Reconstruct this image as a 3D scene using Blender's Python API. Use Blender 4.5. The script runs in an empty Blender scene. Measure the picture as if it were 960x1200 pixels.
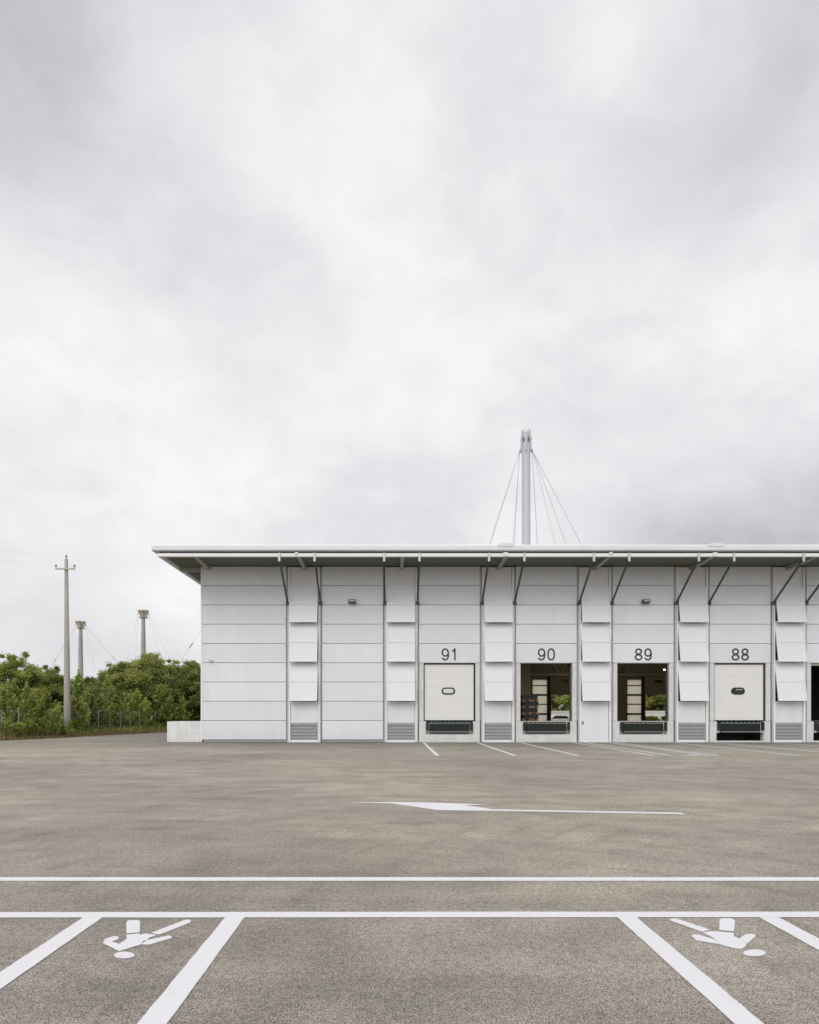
import bpy, bmesh, math, random
import numpy as np
from mathutils import Vector, Matrix

random.seed(7)
rng = np.random.default_rng(11)
R = math.radians
scene = bpy.context.scene
C = scene.collection

# ------------------------------------------------------------------ camera figures
F = 760.0; CX = 461.0; HY = 836.5; EYE = 1.63
WY = 36.9                       # distance of the facade
S = F / WY                      # 20.6 px per metre on the facade
def gp(x, y):                   # point of the flat ground seen at pixel x, y
    d = F * EYE / (y - HY)
    return ((x - CX) / F * d, d)
def wx(x): return (x - CX) / S
def wz(y): return (870.0 - y) / S

# ------------------------------------------------------------------ helpers
def link(o, parent=None):
    C.objects.link(o)
    if parent: o.parent = parent
    return o
def tag(o, label=None, cat=None, group=None, kind=None):
    if label: o['label'] = label
    if cat: o['category'] = cat
    if group: o['group'] = group
    if kind: o['kind'] = kind
    return o
def empty(name, loc=(0, 0, 0), rz=0):
    o = bpy.data.objects.new(name, None); C.objects.link(o)
    o.location = loc; o.rotation_euler.z = rz; o.empty_display_size = .3
    return o

class MB:
    def __init__(s, off=(0, 0, 0)):
        s.v = []; s.f = []; s.off = Vector(off)
    def add(s, vs, fs):
        n = len(s.v)
        s.v += [tuple(Vector(p) - s.off) for p in vs]
        s.f += [tuple(i + n for i in f) for f in fs]
        return s
    def box(s, x0, x1, y0, y1, z0, z1):
        return s.add([(x0,y0,z0),(x1,y0,z0),(x1,y1,z0),(x0,y1,z0),(x0,y0,z1),(x1,y0,z1),(x1,y1,z1),(x0,y1,z1)],
              [(0,3,2,1),(4,5,6,7),(0,1,5,4),(1,2,6,5),(2,3,7,6),(3,0,4,7)])
    def tube(s, a, b, r0, r1=None, n=8, caps=True):
        if r1 is None: r1 = r0
        a = Vector(a); b = Vector(b); d = (b - a).normalized()
        u = d.orthogonal().normalized(); w = d.cross(u)
        vs = []
        for p, r in ((a, r0), (b, r1)):
            for i in range(n):
                t = 2*math.pi*i/n
                vs.append(p + u*math.cos(t)*r + w*math.sin(t)*r)
        fs = [(i, (i+1) % n, n+(i+1) % n, n+i) for i in range(n)]
        if caps: fs += [tuple(range(n-1, -1, -1)), tuple(range(n, 2*n))]
        return s.add(vs, fs)
    def bar(s, a, b, w, h):      # rectangular bar, w across in x, h the other way
        a = Vector(a); b = Vector(b); d = (b - a).normalized()
        u = Vector((1, 0, 0)) if abs(d.x) < .9 else Vector((0, 1, 0))
        n = d.cross(u).normalized()
        vs = []
        for p in (a, b):
            for su, sn in ((-1,-1),(1,-1),(1,1),(-1,1)):
                vs.append(p + u*su*w/2 + n*sn*h/2)
        return s.add(vs, [(0,3,2,1),(4,5,6,7),(0,1,5,4),(1,2,6,5),(2,3,7,6),(3,0,4,7)])
    def prism(s, pts, axis, a0, a1):   # polygon pts extruded along axis
        def P(p, a):
            if axis == 'y': return (p[0], a, p[1])
            if axis == 'z': return (p[0], p[1], a)
            return (a, p[0], p[1])
        n = len(pts)
        return s.add([P(p, a0) for p in pts] + [P(p, a1) for p in pts],
              [tuple(range(n)), tuple(range(2*n-1, n-1, -1))] + [(i, i+n, (i+1) % n+n, (i+1) % n) for i in range(n)])
    def lathe(s, prof, cx, cy, n=24):
        vs = []; fs = []
        for r, z in prof:
            for i in range(n):
                t = 2*math.pi*i/n; vs.append((cx+r*math.cos(t), cy+r*math.sin(t), z))
        for k in range(len(prof)-1):
            for i in range(n):
                fs.append((k*n+i, k*n+(i+1) % n, (k+1)*n+(i+1) % n, (k+1)*n+i))
        fs.append(tuple(range(n-1, -1, -1))); fs.append(tuple(range((len(prof)-1)*n, len(prof)*n)))
        return s.add(vs, fs)
    def build(s, name, m, parent=None, bevel=0, smooth=False, loc=None):
        me = bpy.data.meshes.new(name)
        me.from_pydata(s.v, [], s.f)
        me.materials.append(m)
        bm = bmesh.new(); bm.from_mesh(me)
        bmesh.ops.recalc_face_normals(bm, faces=bm.faces[:])
        bm.to_mesh(me); bm.free()
        if smooth:
            for p in me.polygons: p.use_smooth = True
        me.update()
        o = bpy.data.objects.new(name, me); link(o, parent)
        if loc is not None: o.location = loc
        if bevel:
            md = o.modifiers.new('bevel', 'BEVEL'); md.width = bevel; md.segments = 2
            md.limit_method = 'ANGLE'; md.angle_limit = R(40)
        return o

def copy_tree(o, parent=None):
    c = o.copy(); C.objects.link(c); c.parent = parent
    for ch in list(o.children): copy_tree(ch, c)
    return c

# ------------------------------------------------------------------ materials
def mat(name, col, rough=.6, metal=0, noise=0, nscale=3, bump=0, bscale=60, spec=.4, stretch=(1,1,1), streak=0, streak_col=None):
    m = bpy.data.materials.new(name); m.use_nodes = True
    nt = m.node_tree; N = nt.nodes; L = nt.links
    b = N['Principled BSDF']
    b.inputs['Roughness'].default_value = rough; b.inputs['Metallic'].default_value = metal
    b.inputs['Specular IOR Level'].default_value = spec
    col4 = (*col, 1)
    b.inputs['Base Color'].default_value = col4
    tc = N.new('ShaderNodeTexCoord')
    src = None
    if noise:
        mp = N.new('ShaderNodeMapping'); mp.inputs['Scale'].default_value = stretch
        L.new(tc.outputs['Object'], mp.inputs['Vector'])
        n = N.new('ShaderNodeTexNoise'); n.inputs['Scale'].default_value = nscale; n.inputs['Detail'].default_value = 6; n.inputs['Roughness'].default_value = .65
        L.new(mp.outputs[0], n.inputs['Vector'])
        r = N.new('ShaderNodeMapRange'); r.inputs['From Min'].default_value = .3; r.inputs['From Max'].default_value = .7
        r.inputs['To Min'].default_value = 1-noise; r.inputs['To Max'].default_value = 1+noise
        L.new(n.outputs['Fac'], r.inputs['Value'])
        h = N.new('ShaderNodeVectorMath'); h.operation = 'SCALE'; h.inputs[0].default_value = col
        L.new(r.outputs[0], h.inputs['Scale'])
        src = h.outputs[0]
    if streak and src is not None:
        mp2 = N.new('ShaderNodeMapping'); mp2.inputs['Scale'].default_value = (9, 9, .35)
        L.new(tc.outputs['Object'], mp2.inputs['Vector'])
        n2 = N.new('ShaderNodeTexNoise'); n2.inputs['Scale'].default_value = 1; n2.inputs['Detail'].default_value = 5
        L.new(mp2.outputs[0], n2.inputs['Vector'])
        r2 = N.new('ShaderNodeMapRange'); r2.inputs['From Min'].default_value = .48; r2.inputs['From Max'].default_value = .75
        r2.inputs['To Min'].default_value = 0; r2.inputs['To Max'].default_value = streak
        L.new(n2.outputs['Fac'], r2.inputs['Value'])
        mx = N.new('ShaderNodeMix'); mx.data_type = 'RGBA'
        mx.inputs['B'].default_value = (*(streak_col or tuple(c*.5 for c in col)), 1)
        L.new(r2.outputs[0], mx.inputs['Factor']); L.new(src, mx.inputs['A'])
        src = mx.outputs['Result']
    if src is not None: L.new(src, b.inputs['Base Color'])
    if bump:
        n3 = N.new('ShaderNodeTexNoise'); n3.inputs['Scale'].default_value = bscale; n3.inputs['Detail'].default_value = 4
        L.new(tc.outputs['Object'], n3.inputs['Vector'])
        bp = N.new('ShaderNodeBump'); bp.inputs['Strength'].default_value = bump; bp.inputs['Distance'].default_value = .02
        L.new(n3.outputs['Fac'], bp.inputs['Height']); L.new(bp.outputs[0], b.inputs['Normal'])
    return m

M = {}
M['panel'] = mat('panel_metal', (.68,.695,.73), .42, 0, .035, .6, .05, 3, .45, (1,1,.5), .16, (.5,.51,.52))
M['backing'] = mat('joint_backing', (.46,.47,.47), .8)  # grey backing seen in the joints
M['pit'] = mat('painted_shade', (.05,.055,.05), .9)  # near-black tone standing in for shade in pits, gaps and contact lines
M['white'] = mat('white_metal', (.76,.76,.78), .4, 0, .03, 2)
M['shutter'] = mat('shutter_white', (.69,.69,.73), .45, 0, .03, 1.5, .04, 4, .4, (1,1,.6), .08, (.6,.6,.6))
M['infill'] = mat('infill_panel', (.68,.685,.69), .5, 0, .05, 1.2, 0, 60, .4, (1,1,.5), .15, (.5,.5,.48))
M['louver'] = mat('louver_grey', (.46,.47,.48), .5, .2, .05, 3)
M['glass_dark'] = mat('dark_glazing', (.02,.03,.028), .12, 0, spec=.6)
M['galv'] = mat('galvanised_shaded', (.075,.085,.078), .45, .5, .12, 6)  # strut steel darkened to carry the shade under the eave
M['galvlight'] = mat('galvanised_light', (.50,.51,.51), .4, .3, .08, 6)
M['fascia'] = mat('fascia_metal', (.66,.66,.685), .4, .0, .04, .5, 0, 60, .5, (1,1,1), .06, (.5,.5,.48))
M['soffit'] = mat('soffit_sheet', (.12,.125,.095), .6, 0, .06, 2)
M['roofing'] = mat('roof_sheet', (.5,.5,.5), .6, 0, .08, .5)
M['rafter'] = mat('rafter_paint', (.33,.34,.31), .5, 0, .06, 3)
M['concrete'] = mat('concrete', (.60,.61,.60), .85, 0, .12, 2.2, .25, 40, .3, (1,1,1), .25, (.42,.42,.40))
M['block'] = mat('block_concrete', (.64,.645,.64), .88, 0, .14, 1.8, .3, 30, .3, (1,1,1), .3, (.38,.38,.36))
M['door'] = mat('door_paint', (.72,.72,.71), .45, 0, .02, 2)
M['rubber'] = mat('black_rubber', (.015,.018,.016), .7)
M['leveller'] = mat('green_steel', (.007,.014,.009), .45, .1, .25, 6)
M['edge'] = mat('steel_edge', (.30,.33,.31), .4, .5)
M['number'] = mat('number_paint', (.02,.025,.025), .5)
M['lampbody'] = mat('lamp_body', (.04,.04,.036), .5)
M['lampglass'] = mat('lamp_glass', (.45,.46,.44), .2)
M['paleglass'] = mat('window_glass_reflection', (.62,.63,.58), .15)  # pale tone puts a grey reflection into the door glass
M['slab'] = mat('floor_slab', (.5,.5,.46), .6, 0, .12, 3)
M['inner'] = mat('inner_wall', (.55,.53,.42), .7, 0, .1, 2)
M['tan'] = mat('tan_column', (.42,.37,.25), .8, 0, .1, 3)
M['darksteel'] = mat('dark_steel', (.09,.10,.09), .6, .2)
M['truss'] = mat('truss_steel', (.45,.47,.42), .5, .3)
M['fardoor'] = mat('far_door_panel', (.6,.56,.45), .6)
M['wood'] = mat('pallet_wood', (.20,.125,.075), .8, 0, .2, 8)
M['crate'] = mat('dark_crate', (.008,.01,.009), .6)
M['mast'] = mat('mast_paint', (.44,.445,.48), .4, 0, .04, 1)
M['cable'] = mat('steel_cable', (.45,.44,.45), .5, .1)
M['poleconc'] = mat('pole_concrete', (.31,.29,.265), .85, 0, .14, 3, .15, 30, .3, (1,1,.4))
M['farmast'] = mat('weathered_mast', (.33,.33,.32), .8, 0, .22, 1.2, 0, 60, .3, (1,1,.5))
M['rust'] = mat('ochre_steel', (.42,.385,.31), .7, 0, .2, 3)
M['insul'] = mat('insulator', (.12,.10,.10), .3)
M['fencemetal'] = mat('fence_post_grey', (.30,.33,.32), .6, .2, .1, 4)
M['wire'] = mat('wire_mesh_metal', (.22,.26,.22), .5, .3)
M['carpaint'] = mat('car_paint', (.75,.75,.75), .25, 0, spec=.6)
M['tyre'] = mat('tyre', (.02,.02,.02), .8)
M['bark'] = mat('bark', (.11,.085,.06), .9, 0, .25, 8)
M['wallwhite'] = mat('pale_wall', (.55,.54,.52), .8, 0, .08, .6)

def panel_tones(m):
    nt = m.node_tree; N = nt.nodes; L = nt.links; b = N['Principled BSDF']
    src = b.inputs['Base Color'].links[0].from_socket
    tc = N.new('ShaderNodeTexCoord'); sp = N.new('ShaderNodeSeparateXYZ'); L.new(tc.outputs['Object'], sp.inputs[0])
    def mth(op, a, v, c=None):
        q = N.new('ShaderNodeMath'); q.operation = op; L.new(a, q.inputs[0]); q.inputs[1].default_value = v
        if c is not None: q.inputs[2].default_value = c
        return q.outputs[0]
    fz = mth('FLOOR', mth('MULTIPLY_ADD', sp.outputs['Z'], 1/1.097, -.146/1.097+.01), 0)
    fx_ = mth('FLOOR', mth('MULTIPLY_ADD', sp.outputs['X'], 1/5.515, (5.995-1.0)/5.515), 0)
    cb = N.new('ShaderNodeCombineXYZ'); L.new(fx_, cb.inputs[0]); L.new(fz, cb.inputs[1])
    wn = N.new('ShaderNodeTexWhiteNoise'); wn.noise_dimensions = '2D'; L.new(cb.outputs[0], wn.inputs['Vector'])
    r = N.new('ShaderNodeMapRange'); r.inputs[3].default_value = .955; r.inputs[4].default_value = 1.03; L.new(wn.outputs['Value'], r.inputs[0])
    v = N.new('ShaderNodeVectorMath'); v.operation = 'SCALE'; L.new(src, v.inputs[0]); L.new(r.outputs[0], v.inputs['Scale'])
    # splash dirt thrown up from the yard, broken by noise
    n = N.new('ShaderNodeTexNoise'); n.inputs['Scale'].default_value = 3; n.inputs['Detail'].default_value = 8; L.new(tc.outputs['Object'], n.inputs['Vector'])
    g1 = N.new('ShaderNodeMapRange'); g1.inputs[1].default_value = .1; g1.inputs[2].default_value = 1.0; g1.inputs[3].default_value = .35; g1.inputs[4].default_value = 0; L.new(sp.outputs['Z'], g1.inputs[0])
    g2 = N.new('ShaderNodeMath'); g2.operation = 'MULTIPLY'; L.new(g1.outputs[0], g2.inputs[0]); L.new(n.outputs['Fac'], g2.inputs[1])
    mx = N.new('ShaderNodeMix'); mx.data_type = 'RGBA'; L.new(g2.outputs[0], mx.inputs['Factor']); L.new(v.outputs[0], mx.inputs['A']); mx.inputs['B'].default_value = (.38,.36,.32,1)
    L.new(mx.outputs['Result'], b.inputs['Base Color'])
panel_tones(M['panel'])

def paint_mat():
    m = bpy.data.materials.new('road_paint'); m.use_nodes = True
    nt = m.node_tree; N = nt.nodes; L = nt.links; b = N['Principled BSDF']
    b.inputs['Roughness'].default_value = .65
    tc = N.new('ShaderNodeTexCoord')
    n = N.new('ShaderNodeTexNoise'); n.inputs['Scale'].default_value = 70; n.inputs['Detail'].default_value = 5; n.inputs['Roughness'].default_value = .7
    n2 = N.new('ShaderNodeTexNoise'); n2.inputs['Scale'].default_value = 2.5; n2.inputs['Detail'].default_value = 5
    for q in (n, n2): L.new(tc.outputs['Object'], q.inputs['Vector'])
    ad = N.new('ShaderNodeMath'); ad.operation = 'MULTIPLY_ADD'; ad.inputs[1].default_value = .45
    L.new(n2.outputs['Fac'], ad.inputs[0]); L.new(n.outputs['Fac'], ad.inputs[2])
    cr = N.new('ShaderNodeValToRGB')
    cr.color_ramp.elements[0].position = .50; cr.color_ramp.elements[0].color = (.40,.385,.35,1)
    cr.color_ramp.elements[1].position = .60; cr.color_ramp.elements[1].color = (.60,.60,.615,1)
    L.new(ad.outputs[0], cr.inputs['Fac']); L.new(cr.outputs[0], b.inputs['Base Color'])
    bp = N.new('ShaderNodeBump'); bp.inputs['Strength'].default_value = .35; bp.inputs['Distance'].default_value = .006
    L.new(n.outputs['Fac'], bp.inputs['Height']); L.new(bp.outputs[0], b.inputs['Normal'])
    return m
M['paint'] = paint_mat()

def asphalt_mat():
    m = bpy.data.materials.new('asphalt'); m.use_nodes = True
    nt = m.node_tree; N = nt.nodes; L = nt.links; b = N['Principled BSDF']
    b.inputs['Roughness'].default_value = .85; b.inputs['Specular IOR Level'].default_value = .25
    tc = N.new('ShaderNodeTexCoord')
    def noise(scale, detail=4, rough=.6, st=(1,1,1), off=(0,0,0)):
        mp = N.new('ShaderNodeMapping'); mp.inputs['Scale'].default_value = st; mp.inputs['Location'].default_value = off
        L.new(tc.outputs['Object'], mp.inputs['Vector'])
        n = N.new('ShaderNodeTexNoise'); n.inputs['Scale'].default_value = scale
        n.inputs['Detail'].default_value = detail; n.inputs['Roughness'].default_value = rough
        L.new(mp.outputs[0], n.inputs['Vector']); return n.outputs['Fac']
    def rng_(v, a, b_, c, d):
        r = N.new('ShaderNodeMapRange'); r.inputs[1].default_value = a; r.inputs[2].default_value = b_
        r.inputs[3].default_value = c; r.inputs[4].default_value = d; L.new(v, r.inputs[0]); return r.outputs[0]
    def mul(a, b_):
        q = N.new('ShaderNodeMath'); q.operation = 'MULTIPLY'; L.new(a, q.inputs[0]); L.new(b_, q.inputs[1]); return q.outputs[0]
    grain = noise(95, 5, .8)
    v = rng_(grain, .42, .59, .30, 1.62)
    # scattered dark voids between stones
    vo = N.new('ShaderNodeTexVoronoi'); vo.inputs['Scale'].default_value = 48; L.new(tc.outputs['Object'], vo.inputs['Vector'])
    v = mul(v, rng_(vo.outputs['Distance'], .05, .36, .30, 1.13))
    v = mul(v, rng_(noise(20, 5, .7, off=(3,1,0)), .35, .65, .76, 1.22))
    v = mul(v, rng_(noise(1.4, 5, .6, off=(8,5,0)), .3, .7, .84, 1.16))
    v = mul(v, rng_(noise(.22, 6, .62, (1,1.2,1), (4,9,0)), .3, .7, .80, 1.17))
    # long drag and tyre tracks along the yard
    v = mul(v, rng_(noise(.9, 7, .7, (.30,1.3,1), (2,7,0)), .3, .7, .83, 1.15))
    # turning tyre marks: faint broken rings
    for loc, sc_, k_ in (((-9, -4, 0), .55, .13), ((6, 6, 0), .42, .12), ((-2, -30, 0), .30, .10)):
        mp = N.new('ShaderNodeMapping'); mp.inputs['Location'].default_value = loc; L.new(tc.outputs['Object'], mp.inputs['Vector'])
        wv = N.new('ShaderNodeTexWave'); wv.wave_type = 'RINGS'; wv.rings_direction = 'Z'; wv.inputs['Scale'].default_value = sc_
        wv.inputs['Distortion'].default_value = 2.2; wv.inputs['Detail'].default_value = 4; wv.inputs['Detail Scale'].default_value = .8; L.new(mp.outputs[0], wv.inputs['Vector'])
        w1 = rng_(wv.outputs['Fac'], .80, .97, 0, 1); w2 = rng_(noise(.35, 4, .6, off=loc), .5, .62, 0, k_)
        w3 = mul(w1, w2); q = N.new('ShaderNodeMath'); q.operation = 'SUBTRACT'; q.inputs[0].default_value = 1; L.new(w3, q.inputs[1]); v = mul(v, q.outputs[0])
    # tyre dirt worked in where the lorries stand at the docks, ragged edge
    sp = N.new('ShaderNodeSeparateXYZ'); L.new(tc.outputs['Object'], sp.inputs[0])
    q = N.new('ShaderNodeMath'); q.operation = 'MULTIPLY_ADD'; q.inputs[1].default_value = 9; L.new(noise(.5, 5, .65, (.5,1,1), (3,3,0)), q.inputs[0]); L.new(sp.outputs['Y'], q.inputs[2])
    v = mul(v, rng_(q.outputs[0], 33, 41, 1, .74))
    # small oil spots
    v = mul(v, rng_(noise(1.1, 3, .5, off=(31,12,0)), .20, .29, .62, 1))
    # pale scuffs
    sc = rng_(noise(2.2, 8, .75, (.35,1.9,1), (15,2,0)), .60, .74, 0, .22)
    cr = N.new('ShaderNodeMix'); cr.data_type = 'RGBA'
    cr.inputs['A'].default_value = (.262,.237,.207,1); cr.inputs['B'].default_value = (.305,.280,.226,1)
    L.new(rng_(noise(.09, 3, .5, off=(1.2,.4,0)), .38, .6, 0, 1), cr.inputs['Factor'])
    sm = N.new('ShaderNodeVectorMath'); sm.operation = 'SCALE'; L.new(cr.outputs['Result'], sm.inputs[0]); L.new(v, sm.inputs['Scale'])
    m2 = N.new('ShaderNodeMix'); m2.data_type = 'RGBA'; m2.inputs['B'].default_value = (.50,.47,.41,1)
    L.new(sc, m2.inputs['Factor']); L.new(sm.outputs[0], m2.inputs['A'])
    L.new(m2.outputs['Result'], b.inputs['Base Color'])
    bp = N.new('ShaderNodeBump'); bp.inputs['Strength'].default_value = .7; bp.inputs['Distance'].default_value = .012
    L.new(grain, bp.inputs['Height']); L.new(bp.outputs[0], b.inputs['Normal'])
    return m
M['asphalt'] = asphalt_mat()

def soil_mat():
    m = bpy.data.materials.new('rough_ground'); m.use_nodes = True
    nt = m.node_tree; N = nt.nodes; L = nt.links; b = N['Principled BSDF']; b.inputs['Roughness'].default_value = .95
    tc = N.new('ShaderNodeTexCoord'); n = N.new('ShaderNodeTexNoise'); n.inputs['Scale'].default_value = .8; n.inputs['Detail'].default_value = 8
    L.new(tc.outputs['Object'], n.inputs['Vector'])
    cr = N.new('ShaderNodeValToRGB'); e = cr.color_ramp.elements
    e[0].position = .4; e[0].color = (.07,.09,.03,1); e[1].position = .62; e[1].color = (.17,.13,.075,1)
    L.new(n.outputs['Fac'], cr.inputs['Fac']); L.new(cr.outputs[0], b.inputs['Base Color'])
    return m
M['soil'] = soil_mat()

def leaf_mat(name, dark, light, trans=.42):
    m = bpy.data.materials.new(name); m.use_nodes = True
    nt = m.node_tree; N = nt.nodes; L = nt.links; b = N['Principled BSDF']; out = N['Material Output']
    b.inputs['Roughness'].default_value = .55; b.inputs['Specular IOR Level'].default_value = .3
    at = N.new('ShaderNodeAttribute'); at.attribute_name = 'leafvar'
    cr = N.new('ShaderNodeMix'); cr.data_type = 'RGBA'
    cr.inputs['A'].default_value = (*dark,1); cr.inputs['B'].default_value = (*light,1)
    L.new(at.outputs['Fac'], cr.inputs['Factor'])
    oi = N.new('ShaderNodeObjectInfo')
    hs = N.new('ShaderNodeHueSaturation')
    r = N.new('ShaderNodeMapRange'); r.inputs[3].default_value = .8; r.inputs[4].default_value = 1.2
    L.new(oi.outputs['Random'], r.inputs[0]); L.new(r.outputs[0], hs.inputs['Value'])
    L.new(cr.outputs['Result'], hs.inputs['Color'])
    L.new(hs.outputs[0], b.inputs['Base Color'])
    t = N.new('ShaderNodeBsdfTranslucent'); L.new(hs.outputs[0], t.inputs['Color'])
    mx = N.new('ShaderNodeMixShader'); mx.inputs[0].default_value = trans
    L.new(b.outputs[0], mx.inputs[1]); L.new(t.outputs[0], mx.inputs[2]); L.new(mx.outputs[0], out.inputs['Surface'])
    return m
M['leaf'] = leaf_mat('leaf_green', (.125,.17,.035), (.50,.54,.15))
M['leafdark'] = leaf_mat('leaf_deep_green', (.125,.155,.035), (.40,.425,.13))
M['leaflight'] = leaf_mat('leaf_fresh_green', (.20,.27,.065), (.54,.61,.19))
M['leafyellow'] = leaf_mat('leaf_yellow_green', (.18,.22,.05), (.46,.49,.14))
M['dry'] = leaf_mat('dry_grass', (.16,.12,.05), (.38,.29,.15))
M['grass'] = leaf_mat('grass_green', (.09,.13,.035), (.24,.29,.09))

def translucent_mat():
    m = bpy.data.materials.new('translucent_sheet'); m.use_nodes = True
    nt = m.node_tree; N = nt.nodes; L = nt.links
    N.remove(N['Principled BSDF'])
    t = N.new('ShaderNodeBsdfTranslucent'); t.inputs['Color'].default_value = (.97,.90,.74,1)
    L.new(t.outputs[0], N['Material Output'].inputs['Surface']); return m
M['translucent'] = translucent_mat()
def emit_mat():
    m = bpy.data.materials.new('lit_lamp'); m.use_nodes = True
    b = m.node_tree.nodes['Principled BSDF']
    b.inputs['Emission Color'].default_value = (1,.72,.42,1); b.inputs['Emission Strength'].default_value = .9; return m
M['lit'] = emit_mat()

# ------------------------------------------------------------------ ground and yard
g = MB(); g.add([(-1500,-600,-.03),(1500,-600,-.03),(1500,2500,-.03),(-1500,2500,-.03)], [(0,1,2,3)])
tag(g.build('ground', M['soil']), kind='structure')
def edge_x(y): return -23.8 + (y - 39.3) * (3.6 / 18.3)
ya = MB()
ys = [-25, -5, 10, 20, 28, 34, 38, 42, 46, 50, 55, 60, 70, 84]
pts = []
for i, y in enumerate(ys):
    pts.append((edge_x(y) + random.uniform(-.12, .12), y))
poly = [(70, 84), (70, -25)] + pts
ya.add([(x, y, 0) for x, y in poly], [tuple(range(len(poly)))])
yard = tag(ya.build('asphalt_yard', M['asphalt']), kind='structure')

ZP = .004
def flat(name, pts, parent=yard, z=ZP, label=None):
    m = MB(); m.add([(x, y, z) for x, y in pts], [tuple(range(len(pts)))])
    o = m.build(name, M['paint'], parent)
    if o.data.polygons[0].normal.z < 0: o.data.flip_normals()
    if label: o['label'] = label
    return o
def rough(p, q, n, j):       # slightly wobbly edge between two points
    out = []
    for i in range(n):
        t = i / n
        out.append((p[0] + (q[0]-p[0])*t + random.uniform(-j, j), p[1] + (q[1]-p[1])*t + random.uniform(-j, j)))
    return out
def strip(name, a, b, w, j=.0028, n=24, z=ZP, label=None):
    a = Vector(a); b = Vector(b); d = (b-a).normalized(); nn = Vector((-d.y, d.x)) * w/2
    pts = rough(a+nn, b+nn, n, j) + [tuple(b+nn)] + rough(b-nn, a-nn, n, j) + [tuple(a-nn)]
    return flat(name, pts, z=z, label=label)

# cross lines (slightly non-level in the picture)
strip('cross_line', (-14, gp(CX,1030.6)[1]), (30, gp(CX,1030.6)[1]), .14, n=120)
yl = gp(CX, 1072.3)[1]
strip('cross_line', (-14, yl-.03), (30, yl+.06), .145, n=120)
for px in (275.5, 734.8, 109.4, 901.0):
    X = (px - CX) / F * (F*EYE/(1075.5-HY))
    strip('bay_line', (X, yl-.075), (X, -1.5), .155, n=60, z=ZP+.001)
for X in (-5.35, 6.05):
    strip('bay_line', (X, yl-.075), (X, -1.5), .155, n=40, z=ZP+.001)

# pedestrian symbols, traced on the ground where they lie
def sym(ox, oy, sc, polys, head, label):
    e = MB()
    def G(p): 
        x, y = gp(ox + p[0]/sc, oy + p[1]/sc); return (x, y, ZP)
    for P_ in polys:
        e.add([G(p) for p in P_], [tuple(range(len(P_)))])
    hx, hy, rx, ry = head
    P_ = [(hx + rx*math.cos(t*math.pi/12), hy + ry*math.sin(t*math.pi/12)) for t in range(24)]
    e.add([G(p) for p in P_], [tuple(range(24))])
    o = e.build('pedestrian_symbol', M['paint'], yard); o['label'] = label
    for p in o.data.polygons:
        if p.normal.z < 0: p.flip()
sym(0, 1060, 3.2, [
    [(480,62),(500,60),(520,61),(526,66),(524,106),(474,111),(474,68)],
    [(700,58),(714,60),(717,65),(708,72),(598,115),(566,109),(684,63)],
    [(474,115),(524,110),(524,116),(546,111),(590,116),(562,126),(528,152),(470,170),(448,177),(436,172),(386,147),(420,141),(448,150),(476,130)],
    [(386,147),(394,131),(430,120),(446,124),(443,133),(420,141)],
    [(540,138),(632,118),(645,121),(643,128),(560,153),(528,152)]],
    (466,192,39,13), 'painted walking figure with head towards the camera, left bay')
sym(700, 1060, 3.692, [
    [(530,66),(545,61),(580,62),(597,70),(592,119),(528,113)],
    [(311,66),(335,62),(365,70),(487,111),(455,121),(320,73)],
    [(492,118),(528,119),(590,125),(592,140),(615,150),(650,170),(640,186),(622,195),(590,192),(520,172),(518,158),(490,140),(455,123)],
    [(615,150),(640,132),(665,128),(686,133),(684,141),(650,172)],
    [(408,138),(416,132),(440,133),(520,158),(520,173),(430,158)]],
    (681,212,50,15), 'painted walking figure with head towards the camera, right bay')
# long direction arrow
def G5(p): return gp(400 + p[0]/2.286, 920 + p[1]/2.286)
flat('direction_arrow', [G5(p) for p in [(15,47.5),(130,46),(230,47),(320,50),(398,53),(330,54.5),(370,60),(405,65.5),(910,74.5),(925,80),(905,78.5),(405,69.5),(330,69),(255,67.5),(190,57.5),(130,49.5)]])

# bay lines in front of the docks: they start at the wall and run towards the camera
LWX = -10.9
lx = []
for a in (496.5, 558.5, 609, 670, 683.5, 712, 721, 787, 835, 904):
    lx.append((a - CX) / S)
lx += [(a - CX) / S for a in (955, 1020, 1075)]
for X in lx:
    strip('dock_line', (X, WY-.25), (X, 25.2), .145, j=.008, n=20)
X0 = (796-CX)/F*25.4
flat('dock_line', [(X0,25.5),(X0+1.2,25.6),(X0+1.3,25.45),(X0+.7,25.4),(X0+.6,25.1),(X0+.3,25.35)], label='small painted mark among the dock lines')

m = MB(); m.add([(LWX,WY-.13,ZP-.001),(43,WY-.13,ZP-.001),(43,WY-.025,ZP-.001),(LWX,WY-.025,ZP-.001)], [(0,1,2,3)])
m.build('contact_strip', M['pit'], yard)  # dark strip painted as contact shade along the wall foot
# ------------------------------------------------------------------ warehouse
wh = tag(empty('warehouse', (0, WY, 0)), 'long white panelled warehouse with loading docks numbered 91 to 88 under a deep flat eave', 'building')
OFF = (0, WY, 0)
XL = lambda k: -5.995 + 5.515*k
XR = lambda k: XL(k) + 1.855
K = 9
XEND = XL(K-1) + 1.855
DEPTH = 75.6
COURSE = 1.097; Z0 = .146; ZTOP = 10.0
def W(): return MB(OFF)

def cladding(x0, x1, first, name='wall_cladding'):
    m = W()
    for c in range(first, 9):
        z0 = Z0 + c*COURSE + (.014 if c > first or first == 0 else .0); z1 = Z0 + (c+1)*COURSE - .012
        m.box(x0, x1, WY, WY+.09, z0, z1)
    return m.build(name, M['panel'], wh, bevel=.008)

LW = -10.92
bays = [(LW, XL(0)-.11, None)]
for k in range(K-1):
    bays.append((XR(k)+.09, XL(k+1)-.11, k))
dock = {1: ('91', 'closed'), 2: ('90', 'open'), 3: ('89', 'open'), 4: ('88', 'closed'), 5: ('', 'dark'), 6: ('', 'closed'), 7: ('', 'closed')}

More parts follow.
